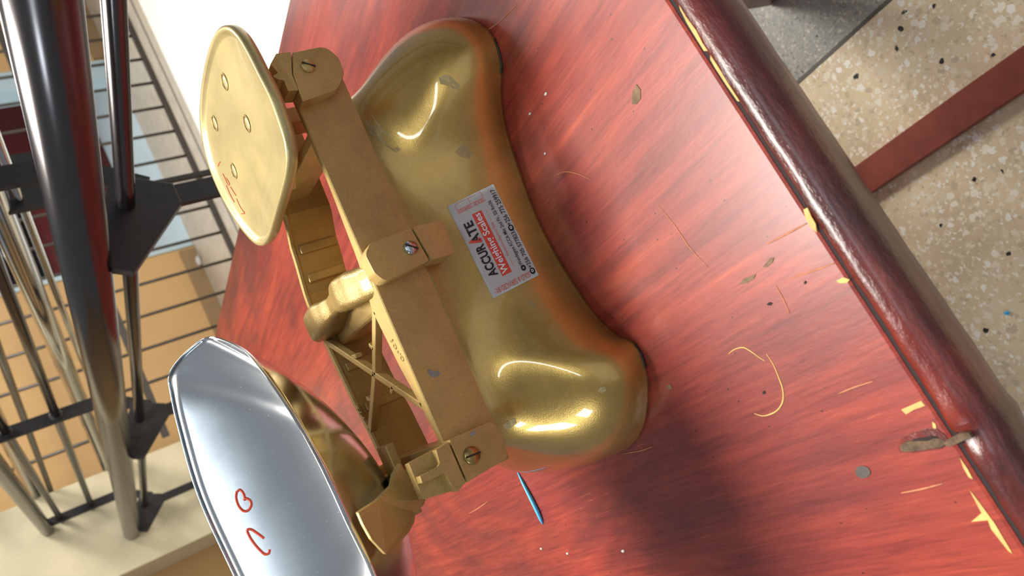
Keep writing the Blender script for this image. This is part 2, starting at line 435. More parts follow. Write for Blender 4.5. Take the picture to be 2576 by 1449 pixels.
def flat_px(name, pts, mat, h=.0004):
    """thin worn patch lying in the table top, outline picked from the photo on the table plane"""
    P = [on_table(*p) for p in pts]
    bm = bmesh.new(); prism(bm, [T(p.x, p.y, TH - .0004) for p in P], (0, 0, h + .0004)); return obj(name, bm, mat, tb)
def line_px(name, pts, r, mat, per=5):
    P = catmull([on_table(*p) for p in pts], per)
    n = len(P); rad = [r * (.35 + .65 * math.sin(math.pi * (i + .5) / n)) for i in range(n)]
    bm = bmesh.new(); tube(bm, [T(p.x, p.y, TH + .0001) for p in P], rad, 6); return obj(name, bm, mat, tb, True)
flat_px('worn_chip', [(2022, 527), (2032, 522), (2042, 545), (2052, 562), (2056, 585), (2040, 572), (2028, 550)], BARE)
flat_px('worn_chip', [(2105, 706), (2122, 697), (2138, 703), (2132, 711), (2112, 712)], BARE)
flat_px('worn_chip', [(2268, 1030), (2318, 1008), (2328, 1020), (2300, 1030), (2280, 1042)], BARE)
flat_px('worn_chip', [(2346, 1060), (2354, 1066), (2356, 1078), (2348, 1076)], BARE)
flat_px('worn_chip', [(2440, 1232), (2462, 1260), (2480, 1285), (2502, 1315), (2520, 1345), (2548, 1392), (2538, 1386), (2514, 1356), (2494, 1330), (2486, 1308), (2444, 1312), (2470, 1290), (2456, 1264)], BARE)
flat_px('worn_chip', [(2415, 1150), (2434, 1178), (2448, 1205), (2438, 1200), (2424, 1176)], BARE)
flat_px('worn_chip', [(1708, 6), (1722, 28), (1745, 62), (1768, 108), (1782, 128), (1772, 128), (1752, 96), (1730, 60), (1712, 24)], BARE)
flat_px('worn_chip', [(1788, 138), (1810, 172), (1838, 218), (1862, 255), (1856, 254), (1828, 214), (1802, 174), (1788, 150)], BARE)
flat_px('gouge', [(1860, 716), (1872, 700), (1902, 690), (1898, 700), (1880, 712)], BAREDIM)
flat_px('gouge', [(1920, 672), (1936, 650), (1948, 648), (1944, 660), (1930, 672)], BAREDIM)
flat_px('gouge', [(1590, 262), (1592, 232), (1602, 212), (1612, 226), (1612, 248), (1602, 262)], BAREDIM)
flat_px('gouge', [(1676, 972), (1686, 966), (1692, 976), (1684, 980)], BAREDIM)
flat_px('nail_plug', [(2152, 1184), (2157, 1175), (2164, 1172), (2174, 1172), (2184, 1176), (2190, 1184), (2190, 1192), (2184, 1199), (2174, 1203), (2164, 1201), (2156, 1196)], plain('grey_filler', (84, 74, 68), .7, 0, .2, 300))
flat_px('nail_hole', [(1930, 764), (1936, 760), (1944, 762), (1940, 768), (1932, 768)], GROOVE)
flat_px('nail_hole', [(2022, 712), (2026, 706), (2030, 710), (2026, 715)], GROOVE)
flat_px('nail_hole', [(1918, 986), (1924, 982), (1926, 990), (1920, 992)], GROOVE)
KNOT = plain('knot_wood', (96, 74, 54), .8, 0, .45, 260, bump=.8)
flat_px('knot_rim', [(2260, 1124), (2268, 1102), (2300, 1086), (2332, 1078), (2356, 1078), (2376, 1092), (2390, 1112), (2370, 1128), (2330, 1134), (2290, 1139), (2264, 1137)], WOOD_M, .0004)
flat_px('knot_hole', [(2266, 1122), (2276, 1112), (2300, 1106), (2330, 1101), (2356, 1101), (2374, 1106), (2384, 1114), (2368, 1124), (2330, 1130), (2290, 1135), (2268, 1134)], KNOT, .0007)
flat_px('knot_split', [(2378, 1110), (2400, 1096), (2420, 1086), (2442, 1086), (2450, 1096), (2430, 1104), (2404, 1116), (2388, 1120)], KNOT, .0022)
line_px('knot_crack', [(2292, 1110), (2312, 1105), (2330, 1104), (2348, 1099), (2362, 1101)], .0012, GROOVE)
line_px('scratch', [(1833, 890), (1848, 879), (1870, 874), (1890, 884), (1912, 900), (1925, 908)], .0005, BARE)
line_px('scratch', [(1928, 890), (1945, 915), (1960, 950), (1970, 980), (1970, 1008), (1958, 1030), (1938, 1042), (1918, 1046), (1898, 1040)], .0006, BARE)
line_px('scratch', [(1660, 520), (1700, 570), (1740, 628), (1782, 672)], .0004, SCR)
line_px('scratch', [(1952, 718), (1970, 750), (1988, 790)], .0004, SCR)
line_px('scratch', [(2268, 1240), (2320, 1230), (2374, 1216)], .0006, SCR)
line_px('scratch', [(1930, 614), (1980, 588), (2030, 562)], .0006, SCR)
line_px('scratch', [(1990, 700), (2050, 680), (2100, 662)], .0005, SCR)
line_px('scratch', [(2110, 990), (2150, 974), (2200, 958)], .0005, SCR)
line_px('scratch', [(1400, 440), (1420, 432), (1450, 436), (1486, 452)], .0005, SCR)
line_px('scratch', [(1220, 80), (1260, 52), (1300, 12)], .0006, SCR)
line_px('scratch', [(1560, 1142), (1610, 1134), (1640, 1124)], .0005, SCR)
line_px('scratch', [(1180, 1292), (1204, 1278), (1226, 1262)], .0005, SCR)

# things lying on the table
def small_thing(name, pts, r, mat, label, cat, group=None):
    P = [on_table(*p) for p in pts]; c = P[0]
    o = tube_o(name, [(p.x - c.x, p.y - c.y, rr) for p, rr in zip(P, r)], r, mat, None, 8); o.location = (c.x, c.y, TH)
    return tag(o, label, cat, group)
small_thing('plastic_sliver', [(1304, 1188), (1318, 1212), (1338, 1248), (1356, 1284), (1364, 1306), (1366, 1318)], [.0007, .0016, .0021, .0022, .0017, .0006], BLUE_PL, 'thin bright blue plastic sliver lying on the red table in front of the scoop', 'sliver')
CRUMB = plain('pale_crumb', (214, 208, 200), .6)
crumbs = [((1374, 236), 'pale crumb on the table near the top of the gold base', 1.4), ((1362, 1380), 'pale crumb below the blue plastic sliver', 1.5), ((1568, 1386), 'roundish white crumb nearest the bottom edge right of the blue sliver', 1.8),
          ((1428, 1392), 'small straw-coloured crumb between the blue sliver and the white crumb', 1.5), ((1372, 386), 'tiny white crumb in the shade beside the waist of the gold base', 1.1), ((1334, 286), 'tiny white crumb close to the upper lobe of the gold base', 1.1)]
for (p, lb, s_) in crumbs:
    c = on_table(*p); bm = bmesh.new(); bmesh.ops.create_icosphere(bm, subdivisions=1, radius=.001 * s_)
    for v in bm.verts: v.co = Vector((v.co.x * .8, v.co.y * 1.5, max(v.co.z * .6, -.0004) + .0004))
    o = obj('crumb', bm, CRUMB); o.location = (c.x, c.y, TH); tag(o, lb, 'crumb', 'crumbs on the table')

# wooden strip on the floor
a0 = on_plane(2150, 430, 2, .022); b0 = on_plane(2190, 490, 2, .022)
poly = [(.1165, .18), (.162, .16), (.1625, .5), (.1605, .74), (.158, 1.05), (.114, 1.05), (.1135, .74), (.1145, .5)]
bm = bmesh.new(); prism(bm, [(x - .14, y - .6, .0) for x, y in poly], (0, 0, .022)); bmesh.ops.bevel(bm, geom=bm.edges[:], offset=.0015, segments=1, affect='EDGES')
o = obj('wooden_strip', bm, plain('brown_wood_strip', (136, 64, 48), .5, 0, .25, 26)); o.location = (.14, .6, 0)
tag(o, 'flat reddish-brown wooden strip lying on the beige terrazzo floor below the table edge', 'strip')
# bits of litter on floors
def litter(p, s_, mat, label, z=0.0):
    c = on_plane(p[0], p[1], 2, z); rr = random.Random(int(p[0])); bm = bmesh.new(); bmesh.ops.create_icosphere(bm, subdivisions=1, radius=s_)
    for v in bm.verts: v.co *= rr.uniform(.6, 1.2)
    mz = min(v.co.z for v in bm.verts)
    for v in bm.verts: v.co.z = (v.co.z - mz) * .6
    o = obj('plastic_scrap', bm, mat); o.location = (c.x, c.y, z); tag(o, label, 'scrap')
litter((2535, 785), .0045, BLUE_PL, 'tiny teal bit on the beige terrazzo floor')
litter((505, 652), .035, plain('clear_crumple', (206, 206, 204), .2), 'crumpled pale plastic on the corridor floor behind the grille', -.001)

# ------------------------------------------------------------------ the beam scale
SC_LOC = Vector((.1502, .5158, TH)); SC_ROT = math.radians(-7.6)
sc = tag(empty('beam_scale', SC_LOC, SC_ROT), 'gold painted cast iron beam scale with bone-shaped base on the red table', 'scale')
SC_M = Matrix.Translation(SC_LOC) @ Matrix.Rotation(SC_ROT, 4, 'Z'); SC_I = SC_M.inverted()
CAM_L = SC_I @ CAM
def lray(px, py): return (SC_I.to_3x3() @ ray(px, py)).normalized()
def l_y(px, py, y): r = lray(px, py); return CAM_L + r * ((y - CAM_L.y) / r.y)
def l_z(px, py, z): r = lray(px, py); return CAM_L + r * ((z - CAM_L.z) / r.z)
YC = .035; XC = .02

# base casting: outline at the table, blended upward into a straight-sided neck
front = [(-.178, YC), (-.1765, .0), (-.172, -.030), (-.160, -.055), (-.143, -.073), (-.125, -.085), (-.108, -.089), (-.097, -.0855), (-.0875, -.0725), (-.067, -.0593), (-.041, -.0511), (-.011, -.0452), (.024, -.0432), (.061, -.0478), (.096, -.0555), (.118, -.0675), (.131, -.080), (.147, -.0875), (.163, -.0865), (.182, -.073), (.198, -.052), (.209, -.028), (.2145, .0), (.216, YC)]
back = [(x, 2 * YC - y) for x, y in front[1:-1]][::-1]
# above the foot the outline loses its notches
front2 = [(-.178, YC), (-.1765, .0), (-.172, -.031), (-.162, -.056), (-.146, -.076), (-.127, -.0885), (-.110, -.092), (-.096, -.0865), (-.083, -.0765), (-.065, -.0645), (-.041, -.0535), (-.011, -.0462), (.024, -.0440), (.061, -.0490), (.094, -.0610), (.115, -.0745), (.131, -.0860), (.147, -.0920), (.165, -.0890), (.184, -.0760), (.200, -.053), (.210, -.028), (.2145, .0), (.216, YC)]
back2 = [(x, 2 * YC - y) for x, y in front2[1:-1]][::-1]
outl = catmull([(x, y, 0) for x, y in front + back], 5, True)
outl2 = catmull([(x, y, 0) for x, y in front2 + back2], 5, True)
rings = []
ZT = .1005
def top_pt(p):
    # straight-sided neck under the beam, rounded at the ends
    a = max(-1.0, min(1.0, (p.x - .019) / .197))
    hy = (.060 if p.y < YC else .037) * max(0.0, 1 - abs(a) ** 5) ** (1 / 5)
    return Vector((XC + .150 * a, YC + math.copysign(min(hy, abs(p.y - YC)), p.y - YC)))
tops = [top_pt(p) for p in outl2]
nz = 30
for i in range(nz + 1):
    q = i / nz; z = ZT * q
    ring = []; w1 = min(1.0, q / .16); w1 = w1 * w1 * (3 - 2 * w1)
    for p, p2, t in zip(outl, outl2, tops):
        e_ = p.lerp(p2, w1)
        far = max(0.0, min(1.0, ((Vector((p2.x, p2.y)) - t).length - .015) / .05))
        g = .5 * (1 + math.cos(math.pi * q ** (1.1 + .32 * far)))
        ring.append((t.x + (e_.x - t.x) * g, t.y + (e_.y - t.y) * g, z))
    rings.append(ring)
for s_, z in ((.985, ZT + .002), (.94, ZT + .0035), (.6, ZT + .004), (.2, ZT + .004)):
    rings.append([(XC + (t.x - XC) * s_, YC + (t.y - YC) * s_, z) for t in tops])
bm = bmesh.new(); loft(bm, rings)
for _ in range(16):
    bmesh.ops.smooth_vert(bm, verts=[v for v in bm.verts if .004 < v.co.z < ZT - .004], factor=.5, use_axis_x=True, use_axis_y=True, use_axis_z=False)
body = obj('base_casting', bm, GOLD, sc, True)
BODY = BVHTree.FromPolygons([v.co.copy() for v in body.data.vertices], [tuple(p.vertices) for p in body.data.polygons])
# bare iron line at the foot of the lobes
for seg in ([(1248, 98), (1258, 130), (1265, 165), (1262, 185)], [(1582, 848), (1600, 866), (1616, 892), (1626, 925)]):
    P = []
    for p in seg:
        h = BODY.ray_cast(CAM_L, lray(p[0] - 3, p[1]))
        if h[0]: P.append(h[0])
    if len(P) > 2: tube_o('bare_foot_edge', P, .0012, DARK, sc, 6)
# scuffs and chips of paint on the base
def decal(name, pts, mat, bvh, parent, off=.0003):
    """thin patch on a surface: outline points found on the surface along the view rays"""
    P = []; Nn = Vector()
    for p in pts:
        h = bvh.ray_cast(CAM_L, lray(*p))
        if not h[0]: return None
        n = h[1] if h[1].dot(lray(*p)) < 0 else -h[1]
        P.append(h[0] + n * off); Nn += n
    c = sum(P, Vector()) / len(P); Nn.normalize()
    pc = (sum(p[0] for p in pts) / len(pts), sum(p[1] for p in pts) / len(pts)); h = bvh.ray_cast(CAM_L, lray(*pc)); c = h[0] + Nn * off
    bm = bmesh.new(); vc = bm.verts.new(c); vb = [bm.verts.new(p) for p in P]
    vl = [bm.verts.new(p - Nn * .0006) for p in P]
    for i in range(len(P)):
        j = (i + 1) % len(P); bm.faces.new((vc, vb[i], vb[j])); bm.faces.new((vb[i], vl[i], vl[j], vb[j]))
    bmesh.ops.recalc_face_normals(bm, faces=bm.faces[:])
    return obj(name, bm, mat, parent)

SCUFF = plain('dull_scuffed_paint', (178, 154, 104), .48, .5, .12, 300)
for pts in ([(915, 265), (924, 262), (930, 280), (944, 300), (960, 320), (980, 340), (1006, 376), (996, 384), (972, 368), (948, 352), (930, 336), (920, 310)],
            [(1104, 196), (1118, 188), (1130, 190), (1142, 200), (1156, 214), (1154, 226), (1138, 222), (1122, 214), (1108, 212)],
            [(1146, 382), (1164, 360), (1176, 368), (1188, 386), (1180, 398), (1160, 396)],
            [(1502, 984), (1510, 974), (1522, 972), (1526, 982), (1514, 990)],
            [(1318, 756), (1334, 756), (1344, 766), (1350, 772), (1338, 772), (1328, 768)],
            [(1264, 1068), (1280, 1056), (1296, 1052), (1300, 1064), (1286, 1076), (1272, 1080)]):
    decal('scuff', pts, SCUFF, BODY, sc, .00025)

# sticker on the waist, following the casting
ST_TL, ST_TR, ST_BR, ST_BL = [l_y(*p, -.040) for p in ((1240, 752), (1125, 520), (1240, 463), (1355, 693))]
def st_map(u, v, off):
    p = ST_BL * (1 - u) * (1 - v) + ST_BR * u * (1 - v) + ST_TR * u * v + ST_TL * (1 - u) * v
    d = (p - CAM_L).normalized(); h = BODY.ray_cast(CAM_L, d)
    if not h[0]: return p
    n = h[1] if h[1].dot(d) < 0 else -h[1]
    return h[0] + n * off
bm = bmesh.new(); NU, NV = 22, 14; g = [[bm.verts.new(st_map(i / NU, j / NV, .0005)) for i in range(NU + 1)] for j in range(NV + 1)]
for j in range(NV):
    for i in range(NU): bm.faces.new((g[j][i], g[j][i + 1], g[j + 1][i + 1], g[j + 1][i]))
bmesh.ops.solidify(bm, geom=bm.faces[:], thickness=.0002)
bmesh.ops.recalc_face_normals(bm, faces=bm.faces[:])
sticker = tag(obj('sticker', bm, PAPER, sc, True), 'white dealer sticker with black and red print')
ASP = (ST_TR - ST_TL).length / (ST_TL - ST_BL).length
def st_text(txt, u0, u1, v0, v1, mat, name='printed_text', bold=0.0, shear=0.0, vertical=False, off=.0008):
    cu = bpy.data.curves.new(name, 'FONT'); cu.body = txt; cu.size = 1; cu.offset = bold; cu.shear = shear; cu.resolution_u = 3
    to = bpy.data.objects.new(name, cu); COL.objects.link(to)
    bpy.context.view_layer.update()
    me = bpy.data.meshes.new_from_object(to); bpy.data.objects.remove(to)
    xs = [v.co.x for v in me.vertices]; ys = [v.co.y for v in me.vertices]
    ax, bx, ay, by = min(xs), max(xs), min(ys), max(ys)
    bm = bmesh.new(); bm.from_mesh(me); bpy.data.meshes.remove(me)
    long_e = [e for e in bm.edges if e.calc_length() > .5]
    if long_e: bmesh.ops.subdivide_edges(bm, edges=long_e, cuts=2)
    for v in bm.verts:
        a = (v.co.x - ax) / (bx - ax); b = (v.co.y - ay) / (by - ay)
        if not vertical: u = u0 + (u1 - u0) * a; w_ = v0 + (v1 - v0) * b
        else: u = u1 - (u1 - u0) * b; w_ = v0 + (v1 - v0) * a
        v.co = st_map(u, w_, off)
    return obj(name, bm, mat, sticker)
def st_rect(u0, u1, v0, v1, mat, name='printed_bar', off=.0006, nu=14, nv=4):
    bm = bmesh.new(); g = [[bm.verts.new(st_map(u0 + (u1 - u0) * i / nu, v0 + (v1 - v0) * j / nv, off)) for i in range(nu + 1)] for j in range(nv + 1)]
    for j in range(nv):
        for i in range(nu): bm.faces.new((g[j][i], g[j][i + 1], g[j + 1][i + 1], g[j + 1][i]))
    return obj(name, bm, mat, sticker)
def st_disc(u, v, r, mat, name='printed_dot', off=.0008, inner=0.0):
    bm = bmesh.new(); n = 14
    A = [bm.verts.new(st_map(u + r * math.cos(2 * math.pi * k / n) / ASP, v + r * math.sin(2 * math.pi * k / n), off)) for k in range(n)]
    if inner > 0:
        B = [bm.verts.new(st_map(u + inner * math.cos(2 * math.pi * k / n) / ASP, v + inner * math.sin(2 * math.pi * k / n), off)) for k in range(n)]
        for k in range(n): bm.faces.new((A[k], A[(k + 1) % n], B[(k + 1) % n], B[k]))
    else: bm.faces.new(A)
    return obj(name, bm, mat, sticker)
st_text('ACCUR', .185, .525, .70, .885, INK_BLACK, bold=.034)
st_text('ATE', .545, .775, .70, .885, INK_BLACK, bold=.034)
bm = bmesh.new(); bm.faces.new([bm.verts.new(st_map(u, v, .0010)) for u, v in ((.535, .70), (.553, .70), (.600, .90), (.585, .955), (.568, .885))]); obj('printed_needle', bm, INK_RED, sticker)
st_disc(.566, .735, .040, INK_RED, 'printed_ring', .0012, .020)
st_rect(.150, .822, .447, .650, INK_RED)
st_text('Weighing Scales', .165, .808, .462, .635, INK_WHITE, bold=.018, off=.0014)
st_text('Accuracy from Kilogram to Tonne', .30, .665, .335, .405, INK_RED, shear=.35)
st_rect(.175, .28, .366, .371, INK_RED, 'printed_line'); st_rect(.69, .80, .366, .371, INK_RED, 'printed_line')
st_text('Wandegeya KCCA Mkt 2nd Flr, SSI Rm36', .165, .868, .17, .265, INK_BLACK, bold=.008)
st_disc(.132, .212, .050, INK_BLACK, 'printed_pin', .0008, .018)
st_text('+256 705 577823,', .10, .505, .03, .125, INK_BLACK, bold=.008)
st_text('+256 775 259917', .565, .955, .03, .125, INK_BLACK, bold=.008)
st_disc(.065, .078, .055, INK_BLACK, 'printed_phone', .0008); st_disc(.535, .078, .055, INK_BLACK, 'printed_phone', .0008)
st_disc(.067, .08, .026, INK_WHITE, 'printed_phone', .0011, .012); st_disc(.537, .08, .026, INK_WHITE, 'printed_phone', .0011, .012)
st_text('SOLD & SERVICED BY:', .022, .075, .15, .90, INK_RED, vertical=True)
for (u0, u1, v0, v1) in ((.885, .985, .30, .307), (.885, .985, .860, .867), (.885, .985, .575, .582), (.885, .8885, .30, .867), (.9815, .985, .30, .867), (.920, .9235, .30, .867)):
    st_rect(u0, u1, v0, v1, INK_RED, 'printed_line', nu=4, nv=6)
st_text('SOLD', .891, .917, .33, .53, INK_RED, vertical=True); st_text('SERVICED', .891, .917, .60, .85, INK_RED, vertical=True)

# ---- beam: two deep bars, end ties and the open X lattice
beam = empty('beam'); beam.parent = sc
BZ0, BZ1 = .1055, .1475
inner_f = [(-.136, -.029), (-.105, -.029), (-.075, -.024), (-.04, -.0165), (0, -.012), (.04, -.024), (.1, -.0295), (.19, -.0295)]
xs = [-.136 + (.326) * i / 40 for i in range(41)]
rings = []
for x in xs:
    yi = interp(inner_f, x)
    rings.append([(x, -.035, BZ0), (x, -.035, BZ1 - .0008), (x, -.0342, BZ1), (x, yi - .0006, BZ1), (x, yi, BZ1 - .0006), (x, yi, BZ1 - .005), (x, -.0305, BZ1 - .006), (x, -.0305, BZ0)])
bm = bmesh.new(); loft(bm, rings); obj('front_bar', bm, GOLD_MATT, beam)
back_y = [(-.136, .090), (-.104, .0955), (-.08, .0985), (-.045, .107), (0, .1125), (.045, .117), (.09, .1015), (.115, .086), (.19, .080)]
rings = []
for x in xs:
    y = interp(back_y, x)
    rings.append([(x, y - .002, BZ0), (x, y - .002, BZ1 - .004), (x, y - .0035, BZ1 - .002), (x, y - .003, BZ1), (x, y + .003, BZ1), (x, y + .003, BZ0)])
bm = bmesh.new(); loft(bm, rings); obj('back_bar', bm, GOLD_MATT, beam)
for x in (.088, .064, .034, -.02, -.058):
    y = interp(back_y, x) - .002
    boxo('rib', (x - .004, x + .004, y - .0035, y + .001, BZ0 + .001, BZ1 - .006), GOLD_MATT, beam, bevel=.0012)
for x, yb_ in ((-.110, .094), (.131, .083)):
    boxo('end_tie', (x - .004, x + .004, -.034, yb_, BZ1 - .026, BZ1 - .0005), GOLD_MATT, beam, bevel=.0008)
def strip(a, b, w_, name='lattice_strip'):
    a, b = Vector(a), Vector(b); d = (b - a).normalized(); n = Vector((-d.y, d.x)) * w_ / 2
    prism_o(name, [(p.x, p.y, BZ1 - .006) for p in (a - n, b - n, b + n, a + n)], (0, 0, .006), GOLD_MATT, beam, bevel=.0006)
XJ = (-.0395, .036)
for e in ((-.0005, -.014), (-.0775, -.026), (.0065, .1105), (-.0775, .0975)): strip(e, XJ, .0056)
for (px, py, dx, dy) in ((-.0235, .016, .006, .006), (-.0175, .066, -.002, -.010), (-.055, .011, -.004, .009), (-.056, .065, .004, .009)):
    strip((px, py), (px + dx * .9, py + dy * .9), .0034, 'lattice_barb')
# raised marks cast on top of the bars
def mark(parent, x, y, z, kind):
    bm = bmesh.new()
    if kind == 1: box(bm, x - .0007, x + .0007, y - .0022, y + .0022, z - .0004, z + .0006)
    elif kind == 0: tube(bm, [(x + .0017 * math.cos(t * math.pi / 4), y + .0022 * math.sin(t * math.pi / 4), z) for t in range(8)], .0006, 6, closed=True)
    else: tube(bm, [(x + .0016 * (1 - 2 * t / 6) , y + .0019 * math.sin(t / 6 * 5), z) for t in range(7)], .0006, 6)
    return obj('cast_mark', bm, GOLD_CAST, parent, kind != 1)
for px, py, kd in ((986, 857, 1), (994, 872, 0), (1004, 888, 2), (1012, 902, 0)):
    p = l_z(px, py, BZ1); mark(beam, p.x, p.y, BZ1, kd)
for px, py, kd in ((900, 1022, 1), (903, 1031, 0), (909, 1041, 0), (915, 1050, 2)):
    p = l_z(px, py, BZ1); mark(beam, p.x, p.y, BZ1, kd)

# ---- lumpy centre bridge across the beam
sec = [(-.032, .018, .025, .116, .1475), (-.018, .020, .027, .122, .1520), (0, .0225, .028, .128, .1570), (.016, .0245, .0275, .132, .1590), (.030, .0255, .025, .134, .1570), (.044, .0255, .019, .135, .1535), (.055, .0248, .017, .135, .1530), (.068, .0238, .022, .134, .1565), (.084, .0230, .029, .133, .1595), (.100, .0230, .030, .132, .1595), (.113, .0232, .028, .130, .1580), (.120, .0232, .022, .130, .1550)]
boxo('bridge_web', (-.001, .020, -.030, .108, .112, .138), GOLD_MATT, sc, bevel=.004, seg=3)
rr = random.Random(7); rings = []
ysec = [s_[0] for s_ in sec]
for i in range(49):
    y = -.032 + .152 * i / 48
    x, wd, z0, z1 = [interp([(s_[0], s_[k]) for s_ in sec], y) for k in (1, 2, 3, 4)]
    ring = []
    for k in range(20):
        a = 2 * math.pi * k / 20; ca, sa = math.cos(a), math.sin(a)
        e = .5; cx_ = math.copysign(abs(ca) ** e, ca); sz_ = math.copysign(abs(sa) ** e, sa)
        j = 1 + .012 * math.sin(y * 210 + k) + .012 * math.sin(y * 120 + 2.1 * k)
        ring.append((x + wd / 2 * cx_ * j, y, (z0 + z1) / 2 + (z1 - z0) / 2 * sz_ * j))
    rings.append(ring)
bm = bmesh.new(); loft(bm, rings); obj('centre_bridge', bm, GOLD_CAST, sc, True)

# ---- bearing caps with slotted screws
def screw(parent, x, z, y, r, ang, mat):
    bm = bmesh.new(); prof = [(r, 0), (r, .0012), (r * .92, .0020), (r * .6, .0029), (r * .2, .0033)]
    n = 20; rings = [[(x + q * math.cos(2 * math.pi * k / n), y - h, z + q * math.sin(2 * math.pi * k / n)) for k in range(n)] for q, h in prof]
    loft(bm, rings); s_ = obj('screw', bm, mat, parent, True)
    bm = bmesh.new(); d = Vector((math.cos(ang), 0, math.sin(ang))) * r * .93; n_ = Vector((-math.sin(ang), 0, math.cos(ang))) * r * .11
    c = Vector((x, y - .0026, z)); prism(bm, [c - d - n_, c + d - n_, c + d + n_, c - d + n_], (0, -.0009, 0)); obj('screw_slot', bm, DARK, parent)  # slot is a dark strip on the head, its shade put into the colour
def cap_plate(name, pts, radii, y0, y1, mat, parent, bevel=.0012):
    q = rounded([(p[0], p[1]) for p in pts], radii, 6)
    return prism_o(name, [(p.x, y0, p.y) for p in q], (0, y1 - y0, 0), mat, parent, bevel=bevel)
# left end
capL = cap_plate('bearing_cap', [(-.1055, .1475), (-.1060, .1130), (-.1170, .1085), (-.1340, .1125), (-.1360, .1475)], [0, .007, .006, .004, 0], -.047, -.0345, GOLD_MATT, sc)
screw(capL, -.1213, .1372, -.047, .0062, math.radians(85), BRASS)
# right end
capR = cap_plate('bearing_cap', [(.1520, .1480), (.1570, .1185), (.1680, .1085), (.1810, .1075), (.1920, .1140), (.1905, .1400), (.1740, .1462)], [0, .012, .010, .012, .012, 0, 0], -.047, -.0345, GOLD_MATT, sc)
screw(capR, .1778, .1335, -.047, .0052, math.radians(62), GOLD_MATT)
# centre
capC = cap_plate('centre_cap', [(.0150, .1075), (.0420, .1105), (.0400, .1440), (.0330, .1510), (.0190, .1500), (.0105, .1450)], [.002, .002, .006, .006, .007, .006], -.0485, -.0345, GOLD_MATT, sc, .0018)
screw(capC, .0280, .1172, -.0485, .0053, math.radians(55), STEEL)
cap_plate('centre_bearing', [(.0140, .0870), (.0405, .0845), (.0420, .1085), (.0405, .1095), (.0150, .1060)], [.003, .004, .002, .001, .001], -.0495, -.020, GOLD_MATT, sc)
boxo('centre_bearing_back', (.012, .040, .085, .112, .086, .106), GOLD_MATT, sc, bevel=.002)

# ---- carriers for the pans
def carrier(name, sgn, x0, ptsF):
    c = empty(name); c.parent = sc
    cap_plate('carrier_cheek', ptsF, .0008, -.047, -.0375 if sgn < 0 else -.030, GOLD_MATT, c, .0008)
    xs_ = [p[0] for p in ptsF]; zs_ = [p[1] for p in ptsF]
    boxo('carrier_cheek', (min(xs_), max(xs_), .078, .094, min(zs_), max(zs_)), GOLD_MATT, c, bevel=.002)
    xm = (min(xs_) + max(xs_)) / 2
    boxo('carrier_cross', (xm - .006, xm + .006, -.032, .080, .150, min(max(zs_), .163)), GOLD_MATT, c, bevel=.001)
    boxo('carrier_stem', (xm - .007, xm + .007, YC - .012, YC + .012, .094, .160), GOLD_MATT, c, bevel=.001)
    return c
cl = carrier('pan_carrier', -1, -.12, [(-.1065, .1490), (-.1075, .1590), (-.1165, .1605), (-.1180, .1625), (-.1182, .1765), (-.1232, .1770), (-.1238, .1600), (-.1335, .1585), (-.1386, .1565), (-.1355, .1490)])
cap_plate('bearing_back', [(-.1070, .1500), (-.1080, .1770), (-.1335, .1775), (-.1375, .1560), (-.1345, .1500)], .0008, -.0385, -.030, GOLD_MATT, cl, .0006)
boxo('arm', (-.126, -.114, -.028, .105, .157, .1655), GOLD_MATT, cl, bevel=.001)
boxo('arm', (-.148, -.092, .025, .045, .158, .1655), GOLD_MATT, cl, bevel=.001)
# upturned lugs of the carrier
def lug(name, pts, off):
    q = []
    for a, b in zip(pts, pts[1:] + pts[:1]):
        a, b = Vector(a), Vector(b); q += [a]
    return prism_o(name, q, off, GOLD_MATT, cl, bevel=.0007)
LUG = [l_y(1008, 1165, -.016), l_y(1072, 1258, -.020), l_y(1066, 1272, -.021), l_y(1046, 1290, -.022), l_y(1044, 1312, -.024), l_y(1030, 1340, -.028), l_y(1000, 1372, -.036), l_y(972, 1396, -.043), l_y(936, 1358, -.041), l_y(916, 1322, -.038), l_y(902, 1290, -.035), l_y(950, 1258, -.029), l_y(985, 1222, -.022), l_y(990, 1195, -.018)]
lug('lug', LUG, (.001, .0035, .001))
prism_o('lug', [(-.135, .090, .160), (-.105, .090, .160), (-.102, .112, .176), (-.138, .112, .176)], (0, .0035, 0), GOLD_MATT, cl, bevel=.0007)
cr = carrier('plate_carrier', 1, .176, [(.1610, .1475), (.1740, .1470), (.1910, .1410), (.1912, .1520), (.1840, .1590), (.1765, .1562), (.1748, .1612), (.1715, .1580), (.1704, .1545), (.1618, .1548)])
for ang in (35, -35):
    d = Vector((math.cos(math.radians(ang)), math.sin(math.radians(ang)), 0)); n_ = Vector((-d.y, d.x, 0)) * .006; c = Vector((.163, YC, .158))
    prism_o('arm', [c - d * .062 - n_, c + d * .062 - n_, c + d * .062 + n_, c - d * .062 + n_], (0, 0, .009), GOLD_MATT, cr, bevel=.001)

# ---- weight plate (rounded lozenge with raised rim)
PZ = .1752
pl_px = [(568, 64), (540, 80), (518, 140), (503, 230), (502, 320), (520, 410), (552, 490), (592, 560), (630, 607), (652, 620), (672, 606), (690, 550), (710, 480), (722, 420), (718, 360), (700, 300), (678, 240), (648, 180), (622, 128), (596, 86)]
top = catmull([l_z(px, py, PZ) for px, py in pl_px], 4, True)
cen = sum(top, Vector()) / len(top)
def sc_ring(s_, z, dz=0): return [(cen.x + (p.x - cen.x) * s_, cen.y + (p.y - cen.y) * s_, z) for p in top]
rings = [sc_ring(.30, PZ - .0095), sc_ring(.90, PZ - .0095), sc_ring(.985, PZ - .0085), sc_ring(1.0, PZ - .006), sc_ring(1.0, PZ - .0012), sc_ring(.985, PZ), sc_ring(.962, PZ), sc_ring(.945, PZ - .0008), sc_ring(.925, PZ - .0028), sc_ring(.90, PZ - .0034), sc_ring(.5, PZ - .0032), sc_ring(.02, PZ - .0032)]
